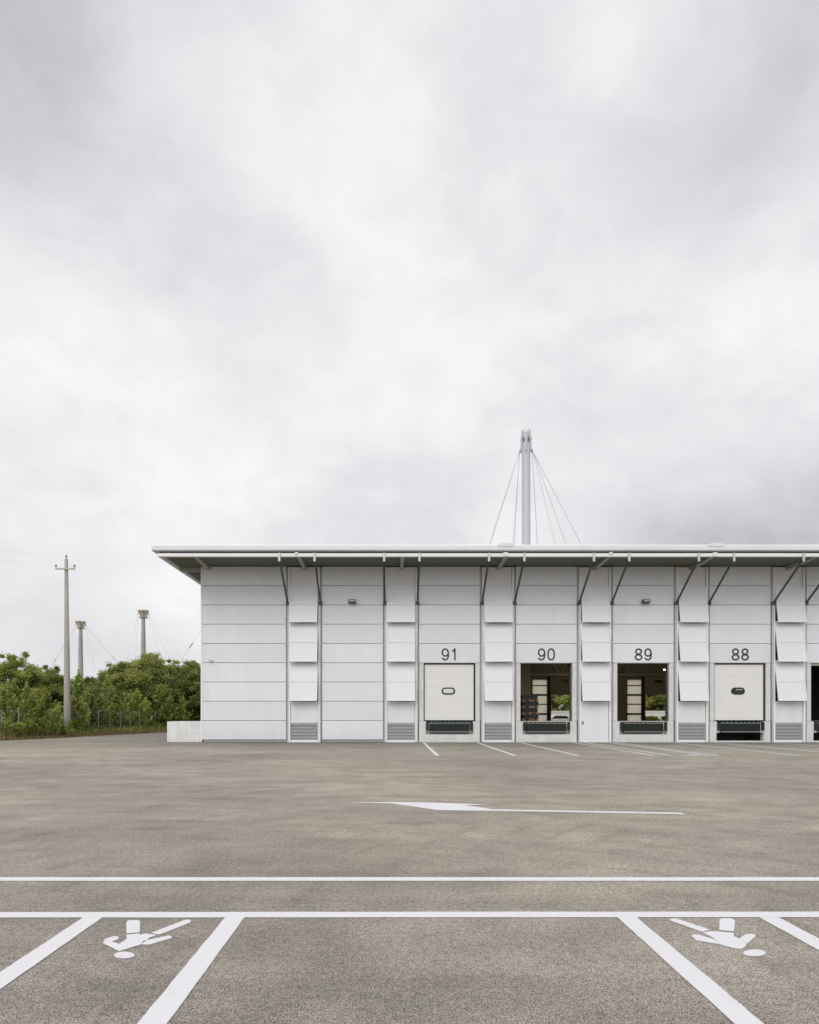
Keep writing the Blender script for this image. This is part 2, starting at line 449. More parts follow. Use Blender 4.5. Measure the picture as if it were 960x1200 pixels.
# dark wall core behind the panels, with door openings
core = W()
def core_box(x0, x1, z0, z1): core.box(x0, x1, WY+.10, WY+.35, z0, z1)
DH = 1.465
for (x0, x1, k) in bays:
    xa, xb = x0-.12, x1+.16
    if k is None: xa = LW+.01
    if k in dock:
        c = (x0+x1)/2
        core_box(xa, c-DH-.05, 1.25, ZTOP); core_box(c+DH+.05, xb, 1.25, ZTOP); core_box(c-DH-.05, c+DH+.05, 4.50, ZTOP)
        core_box(xa, xb, .0, .08)
    else:
        core_box(xa, xb, .02, ZTOP)
for k in range(K):
    core.box(XL(k)+.021, XR(k)-.061, WY+.16, WY+.34, .02, ZTOP)
core.build('wall_core', M['backing'], wh)
# side, end and rear walls
w = W()
w.box(LW, LW+.09, WY+.10, DEPTH, .0, ZTOP)
w.build('side_wall', M['panel'], wh); w = W()
w.box(XEND+.02, XEND+.22, WY+.0, DEPTH, 0, ZTOP)
w.build('side_wall', M['panel'], wh)

farx = [(18.4, 21.35), (29.4, 32.35)]; pane = [(16.2, 17.95), (27.25, 28.95)]
fw = W()
xs = sorted([LW] + [v for p in farx+pane for v in p] + [XEND+.2])
opens = farx + pane
for a, b in zip(xs[:-1], xs[1:]):
    if (a, b) in farx: fw.box(a, b, DEPTH, DEPTH+.3, 5.0, ZTOP)
    elif (a, b) in pane: fw.box(a, b, DEPTH, DEPTH+.3, 5.68, ZTOP)
    else: fw.box(a, b, DEPTH, DEPTH+.3, 0, ZTOP)
fw.build('rear_wall', M['inner'], wh)
for (a, b) in farx:
    m = W(); m.box(a-.1, b+.1, DEPTH-.12, DEPTH-.04, 3.83, 5.95)
    d = m.build('rear_door', M['fardoor'], wh, bevel=.01)
    cx = (a+b)/2
    m = W(); m.box(cx-.45, cx+.45, DEPTH-.135, DEPTH-.121, 5.25, 5.55); m.build('door_window', M['glass_dark'], d)
for (a, b) in pane:
    fr = W()
    for z in (5.66, 4.94, 3.83, 2.75, 1.61, .5):
        h = .10 if z in (3.83, 1.61) else .05
        fr.box(a, b, DEPTH-.02, DEPTH+.1, z-h, z+h)
    fr.box(a-.06, a+.03, DEPTH-.03, DEPTH+.12, 0, 5.7); fr.box(b-.03, b+.4, DEPTH-.03, DEPTH+.12, 0, 6.3)
    f = fr.build('rear_window', M['darksteel'], wh)
    m = W(); m.add([(a,DEPTH+.05,.02),(b,DEPTH+.05,.02),(b,DEPTH+.05,5.66),(a,DEPTH+.05,5.66)], [(0,1,2,3)])
    m.build('translucent_pane', M['translucent'], f)

# inner platform, trusses, columns
m = W(); px_ = LW+.1
for kk in (4, 5):
    cc = (XR(kk-0)+.10+XL(kk+1)-.14)/2
    m.box(px_, cc-1.63, WY+.36, 39.6, 0, 1.2); m.box(cc-1.63, cc+1.63, 39.0, 39.6, 0, 1.2); px_ = cc+1.63
m.box(px_, XEND, WY+.36, 39.6, 0, 1.2); m.build('platform', M['slab'], wh)
for Y, zb in ((70, 5.85), (56.2, 7.0)):
    t = W(); t.box(LW+.2, XEND, Y-.1, Y+.1, zb-.14, zb+.14); t.box(LW+.2, XEND, Y-.1, Y+.1, 9.0, 9.25)
    x = LW+.4; s = 0
    while x < XEND-2:
        a = (x, Y, zb if s else 9.1); b = (x+1.9, Y, 9.1 if s else zb)
        t.bar(a, b, .12, .12); x += 1.9; s ^= 1
    t.build('roof_truss', M['truss'], wh)
for xx in (-3, 3.2, 8.0, 18.4, 28.3, 39):
    m = W(); m.box(xx, xx+.45, 60, 60.4, 0, ZTOP); m.build('column', M['darksteel'], wh)
m = W(); m.box(7.55, 8.92, 42.0, 42.5, 0, ZTOP); m.build('column', M['tan'], wh, bevel=.02)
m = W(); m.box(13.2, 14.35, 46, 46.4, 0, ZTOP); m.build('column', M['tan'], wh, bevel=.02)

for (x0, x1, k) in bays:
    if k not in dock:
        cladding(x0, x1, 0); continue
    cladding(x0, x1, 4)
    num, state = dock[k]
    c = (x0+x1)/2
    pit = state == 'dark' or num == '88'
    # concrete dock front with the leveller notch
    cf = W()
    yb, yf = WY+.34, WY-.0
    zn = .45
    cf.box(x0, c-1.34, yf, yb, .0, 1.2); cf.box(c+1.34, x1, yf, yb, .0, 1.2)
    if pit:
        cf.box(c-1.34, c-1.16, yf+.004, yb, .55, 1.15) ; cf.box(c+1.16, c+1.34, yf+.004, yb, .55, 1.15)
        cf.box(c-1.34, c+1.34, yf+.004, yb, 0, .09)
    else:
        cf.box(c-1.34, c+1.34, yf+.004, yb, 0, zn)
        cf.box(c-1.34, c+1.34, WY+.24, yb, zn, 1.15)
    if pit:
        pm = W(); pm.box(c-1.6, c+1.6, WY+1.95, WY+2.05, 0.005, 1.19); pm.box(c-1.6, c+1.6, WY+.36, WY+1.94, 1.172, 1.195)
        pm.box(c-1.62, c-1.5, WY+.36, WY+1.94, .005, 1.17); pm.box(c+1.5, c+1.62, WY+.36, WY+1.94, .005, 1.17)
        pm.build('leveller_pit', M['pit'], wh)
    cfo = cf.build('dock_front', M['concrete'], wh, bevel=.01)
    # side strips of the opening
    for (a, b) in ((x0, c-DH), (c+DH, x1)):
        m = W(); m.box(a+.02, b, WY+.02, WY+.34, 1.215, 4.515); m.build('door_jamb', M['concrete'], wh, bevel=.01)
    # leveller
    lv = W(); lv.box(c-1.13, c+1.13, WY-.03, WY+(1.9 if pit else .24), .53, 1.17)
    lo = lv.build('dock_leveller', M['leveller'], wh, bevel=.015)
    m = W(); m.box(c-1.13, c+1.13, WY-.055, WY-.032, .585, .625); m.box(c-1.13, c+1.13, WY-.05, WY-.032, 1.07, 1.10)
    for i in range(9):
        m.box(c-1.05+i*.25, c-1.0+i*.25, WY-.10, WY-.04, 1.11, 1.16)
    m.build('steel_lip', M['edge'], lo)
    for sx in (-1, 1):
        a, b = sorted((c+sx*1.18, c+sx*1.32))
        m = W(); m.box(a, b, WY-.13, WY-.004, .68, 1.16); m.build('bumper', M['rubber'], wh, bevel=.01)
    # door
    if state == 'closed':
        d = W(); n = 30; zb0, zt0 = 1.26, 4.44
        for i in range(n):
            a = zb0 + (zt0-zb0)*i/n; b_ = zb0 + (zt0-zb0)*(i+1)/n
            gap = .007 if i % 6 else .014
            d.box(c-DH+.06, c+DH-.07, WY+.15, WY+.20, a+gap, b_)
        do = d.build('dock_door', M['door'], wh)
        m = W(); m.box(c-DH+.05, c+DH-.06, WY+.163, WY+.205, 1.22, 4.45); m.build('door_core', M['louver'], do)
        def oval(w_, h_, y0, y1):
            r = h_; P = []
            for i in range(9): t = -math.pi/2 + math.pi*i/8; P.append((c-.05+w_-r+r*math.cos(t), 2.93+r*math.sin(t)))
            for i in range(9): t = math.pi/2 + math.pi*i/8; P.append((c-.05-w_+r+r*math.cos(t), 2.93+r*math.sin(t)))
            mm = W(); mm.prism(P, 'y', y0, y1); return mm
        wf = oval(.39, .20, WY+.12, WY+.16).build('door_window', M['rubber'], do)
        m = oval(.31, .13, WY+.105, WY+.119); m.build('pane_or_glint', M['paleglass'] if num == '91' else M['glass_dark'], wf) if False else None
        q = W(); q.box(c-DH, c+DH-.0, WY+.10, WY+.22, 1.2, 1.258); q.box(c+DH-.065, c+DH, WY+.10, WY+.22, 1.26, 4.51)
        q.box(c-DH, c+DH-.07, WY+.10, WY+.22, 4.452, 4.51); q.box(c-DH, c-DH+.05, WY+.10, WY+.22, 1.26, 4.45)
        q.build('door_seal', M['rubber'], wh)
        # pane as child of the door (frame and pane side by side)
        P = oval(.30, .125, WY+.112, WY+.119)
        P.build('pane_or_glint', M['paleglass'] if num == '91' else M['glass_dark'], do)
        if num == '88':
            m = W(); m.box(c-.18, c+.20, WY+.106, WY+.111, 2.99, 3.03); m.build('pane_or_glint', M['lampglass'], do)  # pale bar is a highlight painted on the dark glass
    else:
        q = W()
        q.box(c-DH-.03, c-DH+.03, WY+.18, WY+.42, 1.2, 4.5); q.build('door_track', M['darksteel'], wh); q = W(); q.box(c+DH-.04, c+DH+.03, WY+.18, WY+.42, 1.2, 4.5)
        q.build('door_track', M['darksteel'], wh)
        if state == 'dark':
            m = W(); m.box(c-DH, c+DH, WY+.12, WY+.16, 4.38, 4.50); m.build('lintel_board', M['rust'], wh)
            m = W(); m.box(c-DH-1.2, c+DH+1.2, 41, 41.2, 1.2, 6); m.build('dark_backdrop', M['crate'], wh)  # black sheet added to stand in for the unlit interior
    # number
    if num:
        def ribbon(pts, w_, closed=False):
            mm = []
            n_ = len(pts)
            for i, p in enumerate(pts):
                a = pts[(i-1) % n_] if (closed or i > 0) else p
                b = pts[(i+1) % n_] if (closed or i < n_-1) else p
                d_ = Vector((b[0]-a[0], b[1]-a[1])).normalized(); nn = Vector((-d_.y, d_.x))*w_/2
                mm.append(((p[0]+nn.x, p[1]+nn.y), (p[0]-nn.x, p[1]-nn.y)))
            return mm
        SW = .077
        def ell(cx, cz, rx, rz, a0=0, a1=360, n_=28, pw=2.0):
            out = []
            full = abs(a1-a0) >= 360
            for i in range(n_ + (0 if full else 1)):
                t = R(a0 + (a1-a0)*i/n_)
                co, si = math.cos(t), math.sin(t)
                out.append((cx + rx*math.copysign(abs(co)**(2/pw), co), cz + rz*math.copysign(abs(si)**(2/pw), si)))
            return out
        def digit(ch):
            h = .68
            if ch == '0': return [(ell(0, h/2, .175, h/2-.035, pw=2.4), True)]
            if ch == '8': return [(ell(0, h*.735, .155, h*.265-.037), True), (ell(0, h*.262, .18, h*.262-.035), True)]
            if ch == '9':
                top = ell(-.005, h-.235, .168, .20)
                tail = [(.165, h-.22), (.172, h-.30), (.165, h-.40)] + ell(0, .22, .165, .185, -0, -150, 14)[1:]
                tail = [(.163, h-.235), (.172, h*.50), (.166, h*.36)] + ell(-.012, .205, .165, .17, -12, -160, 14)
                return [(top, True), (tail, False)]
            if ch == '1': return [([(.075, 0), (.075, h)], False), ([(-.085, h-.155), (.0, h-.135), (.055, h-.06), (.06, h-.005)], False)]
        zb = wz(773.8)
        for i, ch in enumerate(num):
            nm = W()
            sp = .235 if num == '91' else .27
            ox = c - .0 + (-sp if i == 0 else sp)
            for li, (P, closed) in enumerate(digit(ch)):
                rb = ribbon(P, SW, closed); n_ = len(rb)
                yA, yB = WY-.022 - .002*li, WY-.001
                rngi = range(n_ if closed else n_-1)
                vs = []; fs = []
                for (a, b_) in rb:
                    vs += [(ox+a[0], yA, zb+a[1]), (ox+b_[0], yA, zb+b_[1]), (ox+a[0], yB, zb+a[1]), (ox+b_[0], yB, zb+b_[1])]
                for q_ in rngi:
                    i0 = q_*4; i1 = ((q_+1) % n_)*4
                    fs += [(i0, i0+1, i1+1, i1), (i0+2, i1+2, i1+3, i0+3), (i0, i1, i1+2, i0+2), (i0+1, i0+3, i1+3, i1+1)]
                nm.add(vs, fs)
            no = nm.build('number_digit', M['number'], wh); no['label'] = 'black digit %s of dock number %s' % (ch, num)

# infill columns
for k in range(K):
    a, b = XL(k), XR(k)
    m = W()
    for xa in (a+.03, b-.13):
        m.box(xa, xa+.10, WY-.06, WY+.12, 0, 9.98)
    m.box(a+.131, b-.151, WY-.01, WY+.12, 8.78, 8.90); m.box(a+.131, b-.151, WY-.01, WY+.12, 9.84, 9.98)
    m.box(a+.131, b-.151, WY-.01, WY+.12, 2.22, 2.33); m.box(a+.131, b-.151, WY-.01, WY+.12, .0, .14)
    for zc2 in (6.80, 4.57): m.box(a+.131, b-.151, WY+.0, WY+.12, zc2-.09, zc2+.11)
    fo = m.build('infill_frame', M['white'], wh, bevel=.008)
    if k == 3:
        m = W(); m.box(a+.134, b-.154, WY+.005, WY+.10, .145, 2.215)
        m.build('service_door', M['shutter'], wh, bevel=.01)
        m = W(); m.box(a+.20, a+.26, WY-.04, WY+.004, 1.05, 1.20); m.build('door_handle', M['galv'], wh)
    else:
        m = W(); m.box(a+.134, b-.154, WY+.012, WY+.10, 1.13, 2.215); m.build('infill_panel', M['infill'], wh)
        m = W(); m.box(a+.134, b-.154, WY+.005, WY+.10, 1.06, 1.125)
        n = 11
        for i in range(n):
            z = .17 + i*.083
            m.add([(a+.17,WY+.01,z),(b-.19,WY+.01,z),(b-.19,WY+.055,z+.048),(a+.17,WY+.055,z+.048),
                   (a+.17,WY+.02,z-.004),(b-.19,WY+.02,z-.004),(b-.19,WY+.065,z+.044),(a+.17,WY+.065,z+.044)],
                  [(0,1,2,3),(7,6,5,4),(0,4,5,1),(1,5,6,2),(2,6,7,3),(3,7,4,0)])
        m.box(a+.134, a+.169, WY-.002, WY+.10, .145, 1.055); m.box(b-.189, b-.154, WY-.002, WY+.10, .145, 1.055)
        m.build('louver', M['louver'], wh)
    if k != 3:
        m = W(); m.box(a+.171, b-.191, WY+.075, WY+.10, .15, 1.05); m.build('louver_back', M['leveller'], wh)
    m = W(); m.box(a+.134, b-.154, WY+.02, WY+.10, 8.905, 9.835); m.build('infill_panel', M['infill'], wh)
    # dark window behind the shutters
    m = W(); m.box(a+.134, b-.154, WY+.10, WY+.14, 2.335, 8.775); m.build('window_glass', M['glass_dark'], wh)
    for zt, zb in ((8.79, 6.77), (6.72, 4.54), (4.49, 2.33)):
        H = zt-zb; w_ = (b-.16)-(a+.14); x0 = a+.145 ; x1 = b-.165
        tilt = math.asin(.34/2.2)
        sh = MB(); sh.box(0, w_-.03, -.02, .015, -H/2+.012, -.03); sh.box(0, w_-.03, -.02, .015, -H+.03, -H/2-.012)
        so = sh.build('shutter', M['shutter'], wh, loc=(x0, -.05, zt))
        so.rotation_euler.x = -tilt
        fr = MB(); wd = w_-.03
        fr.box(-.035, -.002, -.045, .03, -H, 0); fr.box(wd+.002, wd+.035, -.045, .03, -H, 0)
        fr.box(-.002, wd+.002, -.045, .03, -H, -H+.028); fr.box(-.002, wd+.002, -.045, .03, -.028, 0)
        jn = MB(); jn.box(-.001, wd+.001, -.006, .012, -H/2-.0115, -H/2+.0115); jn.build('shutter_joint', M['backing'], so)
        fr.build('shutter_frame', M['white'], so)
        st = MB()
        for xx in (.03, wd-.03):
            st = MB(); st.bar((xx, .016, -H*.75), (xx, .16+.2, -H*.62), .02, .02)
            st.build('stay_arm', M['galv'], so)

# eave brackets
for k in range(K):
    for X in (XL(k), XR(k)):
        m = W(); m.tube((X, WY-.08, 7.91), (X, 34.22, 9.72), .055, n=12)
        br = m.build('eave_strut', M['galv'], wh, smooth=False)
        m = W(); m.box(X-.06, X+.06, 34.06, 34.128, 9.64, 10.09); m.build('strut_bracket', M['galvlight'], br, bevel=.01)
        m = W(); m.box(X-.10, X+.10, WY-.16, WY-.0, 7.82, 7.98); m.build('wall_shoe', M['darksteel'], br, bevel=.01)
    for X, dx in ((XL(k)-.02, -1), (XR(k)+.01, 1)):
        m = W(); m.tube((X, WY-.02, .0), (X, WY-.02, 7.8), .035, n=10)
        for z in (1.1, 2.6, 4.1, 5.6, 7.1):
            m.box(X-.045, X+.045, WY-.06, WY+.03, z, z+.05)
        m.build('downpipe', M['galvlight'], wh, smooth=False)

# roof
FX0 = -12.68; FX1 = XEND+1.6
FY0 = 34.0; FY1 = DEPTH+2.8
m = W()
prof = [(FY0+.05,10.18),(FY0,10.23),(FY0,10.46),(FY0+.06,10.51),(FY0+.5,10.53),(FY1,10.9),(FY1,10.18)]
m.prism(prof, 'x', FX0, FX1)
roof = m.build('roof', M['fascia'], wh, bevel=.015)
m = W()   # gutter beam round the eave
m.box(-12.42, FX1-.3, 34.13, 34.33, 9.91, 10.09)
m.build('eave_beam', M['white'], roof, bevel=.012); m = W()
m.box(-12.42, -12.22, 34.331, FY1-.3, 9.91, 10.09)
m.build('eave_beam', M['white'], roof, bevel=.012); m = W()
m.box(FX1-.5, FX1-.3, 34.331, FY1-.3, 9.91, 10.09)
m.build('eave_beam', M['white'], roof, bevel=.012)
m = W()
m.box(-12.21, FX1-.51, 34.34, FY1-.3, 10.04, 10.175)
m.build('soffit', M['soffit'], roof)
m = W(); m.box(-12.3, FX1-.4, 34.24, 34.30, 10.088, 10.182); m.box(-12.36, -12.28, 34.30, FY1-.4, 10.088, 10.182)
m.build('eave_gap_strip', M['pit'], roof)
for k in range(11):
    X = -10.5 + 5.49*k if k else -10.5
    m = W()
    m.prism([(34.335, 9.93), (WY-.0, 9.79), (WY-.0, 10.035), (34.335, 10.035)], 'x', X-.10, X+.10)
    m.build('rafter', M['rafter'], roof, bevel=.01)
m = W(); m.box(-12.2, LW-.02, WY+.3, WY+.5, 9.80, 10.035); m.build('rafter', M['rafter'], roof)
for px in (592.5, 838, 347.5, 716):
    X = (px-CX)/22.27
    big = px in (592.5, 838)
    m = W()
    if big:
        m.prism([(X-.45,10.505),(X-.2,10.60),(X+.2,10.60),(X+.45,10.505),(X+.4,10.40),(X-.4,10.40)], 'y', FY0-.025, FY0+.7)
        m.box(X+.12, X+.20, FY0-.04, FY0-.026, 10.38, 10.46)
        m.box(X-.12, X+.12, 34.07, 34.128, 9.92, 10.12)
    else:
        m.box(X-.10, X+.10, 34.09, 34.128, 10.0, 10.14)
    m.build('roof_joint', M['fascia'], roof, bevel=.02)
m = W(); m.box((225.5-CX)/22.27-.008, (225.5-CX)/22.27+.008, 34.12, 34.2, 9.905, 10.095); m.build('beam_joint', M['backing'], roof)
# corner trim and base flashing
m = W(); m.box(LW-.035, LW+.05, WY-.02, WY+.12, .1, 9.98); m.build('corner_trim', M['white'], wh, bevel=.006)

# wall floodlights and camera
for px in (413, 755.5, 1095):
    X = wx(px); z = wz(705)
    m = W()
    m.add([(X-.21,WY-.32,z-.10),(X+.21,WY-.32,z-.10),(X+.21,WY-.10,z-.13),(X-.21,WY-.10,z-.13),
           (X-.21,WY-.34,z+.05),(X+.21,WY-.34,z+.05),(X+.19,WY-.12,z+.11),(X-.19,WY-.12,z+.11)],
          [(0,3,2,1),(4,5,6,7),(0,1,5,4),(1,2,6,5),(2,3,7,6),(3,0,4,7)])
    m.box(X-.05, X+.05, WY-.12, WY-.0, z-.03, z+.06)
    lo = m.build('wall_floodlight', M['lampbody'], wh, bevel=.01)
    m = W(); m.box(X-.16, X+.16, WY-.350, WY-.342, z-.055, z+.025); m.build('lamp_glass', M['lampglass'], lo)
X = wx(247.5); z = wz(774)
m = W(); m.tube((X-.09, WY-.22, z+.02), (X+.07, WY-.03, z-.01), .05, n=10); m.box(X+.02, X+.10, WY-.06, WY, z-.07, z+.05)
m.build('security_camera', M['white'], wh)

# lit ceiling lamp inside
lmp = tag(empty('ceiling_lamp', (23.4, 56.0, 0)), 'small lit ceiling lamp glowing warm inside the open dock 89', 'lamp')
lx_, ly_ = (779.8-CX)/F*56.0, 56.0
zl = EYE + (HY-783.6)/F*56.0
lmp.location = (lx_, ly_, zl)
m = MB(); m.lathe([(.02,.12),(.16,.10),(.22,.0),(.20,-.02)], 0, 0, 16); m.build('lamp_shade', M['lampbody'], lmp)
m = MB(); m.lathe([(.17,-.03),(.15,-.10),(.04,-.13)], 0, 0, 16); m.build('bulb', M['lit'], lmp)
m = MB(); m.box(-.015, .015, -.015, .015, .12, 10.03-zl); m.build('rod', M['darksteel'], lmp)

pl = bpy.data.lights.new('lamp_light', 'POINT'); pl.energy = 420; pl.color = (1,.8,.55); pl.shadow_soft_size = .02
po_ = bpy.data.objects.new('lamp_light', pl); C.objects.link(po_); po_.parent = lmp; po_.location = (0, 0, -.45)
# pallets with dark crates by dock 90
zz = 1.202
stack_names = ['lowest', 'second', 'third', 'topmost']
pal0 = cr0 = None
for i in range(4):
    if pal0 is None:
        pal0 = empty('wooden_pallet')
        p = MB()
        for j in range(6): p.box(-.5+j*.17, -.5+j*.17+.14, -.4, .4, .11, .132)
        p.build('deck', M['wood'], pal0)
        q = MB()
        for xx in (-.5, -.065, .37):
            for yy in (-.4, -.06, .28): q.box(xx, xx+.12, yy, yy+.12, .022, .108)
        q.box(-.5, .49, -.4, -.28, 0, .02); q.box(-.5, .49, .28, .4, 0, .02)
        q.build('runner', M['wood'], pal0)
        c0 = MB(); c0.box(-.46, .46, -.37, .37, .0, .245); c0.box(-.485, .485, -.395, .395, .18, .215)
        cr0 = c0.build('plastic_crate', M['crate'], None, bevel=.01)
        P, Q = pal0, cr0
    else:
        P = copy_tree(pal0); Q = copy_tree(cr0)
    P.location = (8.05, 38.5, zz); Q.location = (8.05+.02*(-1)**i, 38.5, zz+.134)
    zz += .134+.247
    tag(P, 'brown wooden pallet, %s of the stack inside dock 90' % stack_names[i], 'pallet', 'pallets stacked inside dock 90')
    tag(Q, 'dark plastic crate, %s of the stack inside dock 90' % stack_names[i], 'crate', 'crates stacked inside dock 90')

# ------------------------------------------------------------------ concrete block at the left corner
x0, x1 = (196-CX)/F*37.4, LW-.09
b = MB((-12, 38.2, 0))
b.box(x0, x1, 37.35, 39.6, 0, .455); b.box(x0+.005, x1-.005, 37.356, 39.594, .463, 1.18)
b.box(x0+.02, x1-.02, 37.37, 39.58, .4, .5)
o = b.build('concrete_block', M['block'], None, bevel=.015, loc=(-12, 38.2, 0))
tag(o, 'low pale stained concrete block against the left corner of the warehouse', 'concrete block')

# ------------------------------------------------------------------ masts
def mast_roof():
    X, Y = 11.52, 56.25
    r = tag(empty('cable_mast', (X, Y, 10.7)), 'tall white cable mast rising above the warehouse roof', 'mast')
    sc = F/Y
    Z = lambda y: EYE + (HY-y)/sc - 10.7
    m = MB(); m.lathe([(.375,0),(.375,1),(.365,Z(532)),(.35,Z(515)),(.30,Z(507))], 0, 0, 28)
    m.build('shaft', M['mast'], r, smooth=False)
    h = MB()
    for i in range(6):
        t = R(60*i+18); ux, uy = math.cos(t), math.sin(t)
        px, py = -uy*.035, ux*.035
        P = [(.30, Z(531)), (.55, Z(528)), (.48, Z(512)), (.40, Z(505)), (.26, Z(503))]
        vs = [(ux*a+px, uy*a+py, zz_) for a, zz_ in P] + [(ux*a-px, uy*a-py, zz_) for a, zz_ in P]
        n = len(P)
        h.add(vs, [tuple(range(n)), tuple(range(2*n-1, n-1, -1))] + [(j, j+n, (j+1) % n+n, (j+1) % n) for j in range(n)])
        h.tube((ux*.50, uy*.50, Z(525)), (ux*.62, uy*.62, Z(530)), .05, n=8)
    h.build('head', M['mast'], r)
    m = MB()
    for i in range(6):
        t = R(60*i+48); m.tube((math.cos(t)*.38, math.sin(t)*.38, Z(519)), (math.cos(t)*.44, math.sin(t)*.44, Z(514)), .05, n=8)
    m.build('cable_clamp', M['darksteel'], r)
    for dx638, dy in ((-44,-1),(-41.5,1.5),(-19.5,-3),(-9,4),(20.5,4),(27.5,-3),(44.5,-1),(66.5,.5)):
        # screen offset at y=638 -> anchor on the roof
        zr = 0.0; z_top = Z(528); s_ = .58 if dx638 > 0 else -.58
        k = (z_top-zr) / (z_top-Z(638))
        ex = s_ + (dx638/sc - s_)*k
        c_ = MB(); c_.tube((s_*.95, dy*.03, z_top), (ex, dy*.9, zr), .024, n=6)
        c_.build('cable', M['cable'], r)
mast_roof()

def far_mast(px, ytop, d, label, cabs):
    X = (px-CX)/F*d; sc = F/d; Z = lambda y: EYE + (HY-y)/sc
    r = tag(empty('cable_mast', (X, d, 0)), label, 'mast', 'distant weathered cable masts beyond the trees')
    zt = Z(ytop)
    m = MB(); m.lathe([(.50,0),(.23,zt-.75),(.21,zt-.1)], 0, 0, 16); m.build('shaft', M['farmast'], r)
    h = MB()
    for i in range(8):
        t = R(45*i+10); ux, uy = math.cos(t), math.sin(t); px_, py_ = -uy*.06, ux*.06
        P = [(.2, zt-1.15), (.36, zt-1.1), (.46, zt-.55), (.72, zt-.25), (.76, zt-.04), (.2, zt)]
        vs = [(ux*a+px_, uy*a+py_, z_) for a, z_ in P] + [(ux*a-px_, uy*a-py_, z_) for a, z_ in P]; n = 6
        h.add(vs, [tuple(range(n)), tuple(range(2*n-1, n-1, -1))] + [(j, j+n, (j+1) % n+n, (j+1) % n) for j in range(n)])
        h.tube((ux*.55, uy*.55, zt-.35), (ux*.80, uy*.80, zt-.66), .045, n=6)
        h.tube((ux*.42, uy*.42, zt-.8), (ux*.60, uy*.60, zt-1.15), .045, n=6)
    h.lathe([(.33, zt-1.0),(.40, zt-.6),(.58, zt-.2),(.60, zt-.05),(.2, zt)], 0, 0, 16)
    h.build('head', M['rust'], r)
    for (ex, ey, thick) in cabs:        # end pixel of the visible run
        a = Vector(((.7 if ex > px else -.7), 0, zt-.75)); e = Vector(((ex-px)/sc, 1.0, Z(ey)))
        g_ = a + (e-a)*((a.z-.0)/(a.z-e.z))
        c_ = MB(); c_.tube(a, g_, thick, n=5)
        c_.tube(a+(e-a)*.93, a+(e-a)*1.03, thick*2.6, n=6)
        c_.build('cable', M['cable'], r)
far_mast(94.5, 728, 95, 'shorter distant mast with flared ochre head beside the utility pole', ((60,774,.020),(131,772,.020),(106,775,.008)))
far_mast(168, 715, 88, 'distant mast with flared ochre head above the rounded trees near the building', ((146,770,.008),(213,775,.010),(196,772,.008),(155,772,.008),(186,772,.008)))

# cable coming down behind the warehouse corner (belongs to a mast out of view)
r = tag(empty('guy_cable', (-31, 92, 0)), 'thin guy cable with turnbuckle slanting behind the left wall of the warehouse', 'cable')
sc = F/90.
A = Vector(((212-CX)/sc, 90, EYE+(HY-775)/sc)); B = Vector(((236-CX)/sc, 90, EYE+(HY-738)/sc))
dr = (B-A); base = A - dr*(A.z/dr.z); top = B + dr*1.2
r.location = base
m = MB(); m.tube((0,0,0), top-base, .016, n=5); m.build('cable_strand', M['cable'], r)
m = MB(); p1 = A+dr*.42-base; p2 = A+dr*.58-base; m.tube(p1, p2, .06, n=6); m.build('turnbuckle', M['darksteel'], r)

# ------------------------------------------------------------------ utility pole
PD = 46.5; psc = F/PD; PX = (79-CX)/psc; PZ = lambda y: EYE + (HY-y)/psc
up = tag(empty('utility_pole', (PX, PD, 0)), 'tall tapered concrete utility pole with a short crossarm rising from the hedge', 'utility pole')
m = MB(); m.lathe([(.25,0),(.235,1.5),(.115,PZ(655))], 0, 0, 20); po = m.build('pole_shaft', M['poleconc'], up, smooth=True)
po.rotation_euler.y = R(-.35)
lean = -math.sin(R(.35))
zc = PZ(667)
m = MB(); m.box(-.70+lean*zc, .70+lean*zc, -.20, -.12, zc-.06, zc+.05); m.build('crossarm', M['rust'], up, bevel=.01)
for dx in (-.66, .66):
    m = MB(); m.lathe([(.018,zc+.05),(.018,zc+.12),(.07,zc+.13),(.05,zc+.19),(.07,zc+.22),(.03,zc+.28)], dx+lean*zc, -.16, 12); m.build('insulator', M['insul'], up)
m = MB(); zt = PZ(655); m.lathe([(.02,zt),(.02,zt+.1),(.075,zt+.11),(.05,zt+.17),(.07,zt+.21),(.03,zt+.28)], lean*zt, 0, 12); m.build('insulator', M['insul'], up)
for nm, dx, zz_ in (('left end of the crossarm', -.66, zc+.26), ('right end of the crossarm', .66, zc+.26), ('top of the pole', 0, zt+.26)):
    wr = MB()
    P0 = Vector((PX+dx+lean*zc, PD-.16 if dx else PD, zz_))
    for tgt, sag in ((Vector((PX-26+dx, PD-16, zz_+.6)), .6), (Vector((PX+40+dx, PD+75, zz_+1)), 1.8)):
        prev = P0
        for i in range(1, 15):
            t = i/14; q = P0.lerp(tgt, t); q.z -= sag*4*t*(1-t)
            wr.tube(prev-P0, q-P0, .0022, n=4, caps=False); prev = q
    o = wr.build('overhead_wire', M['cable'], None, loc=P0)
    tag(o, 'thin overhead wire running from the %s' % nm, 'wire', 'overhead wires of the utility pole')

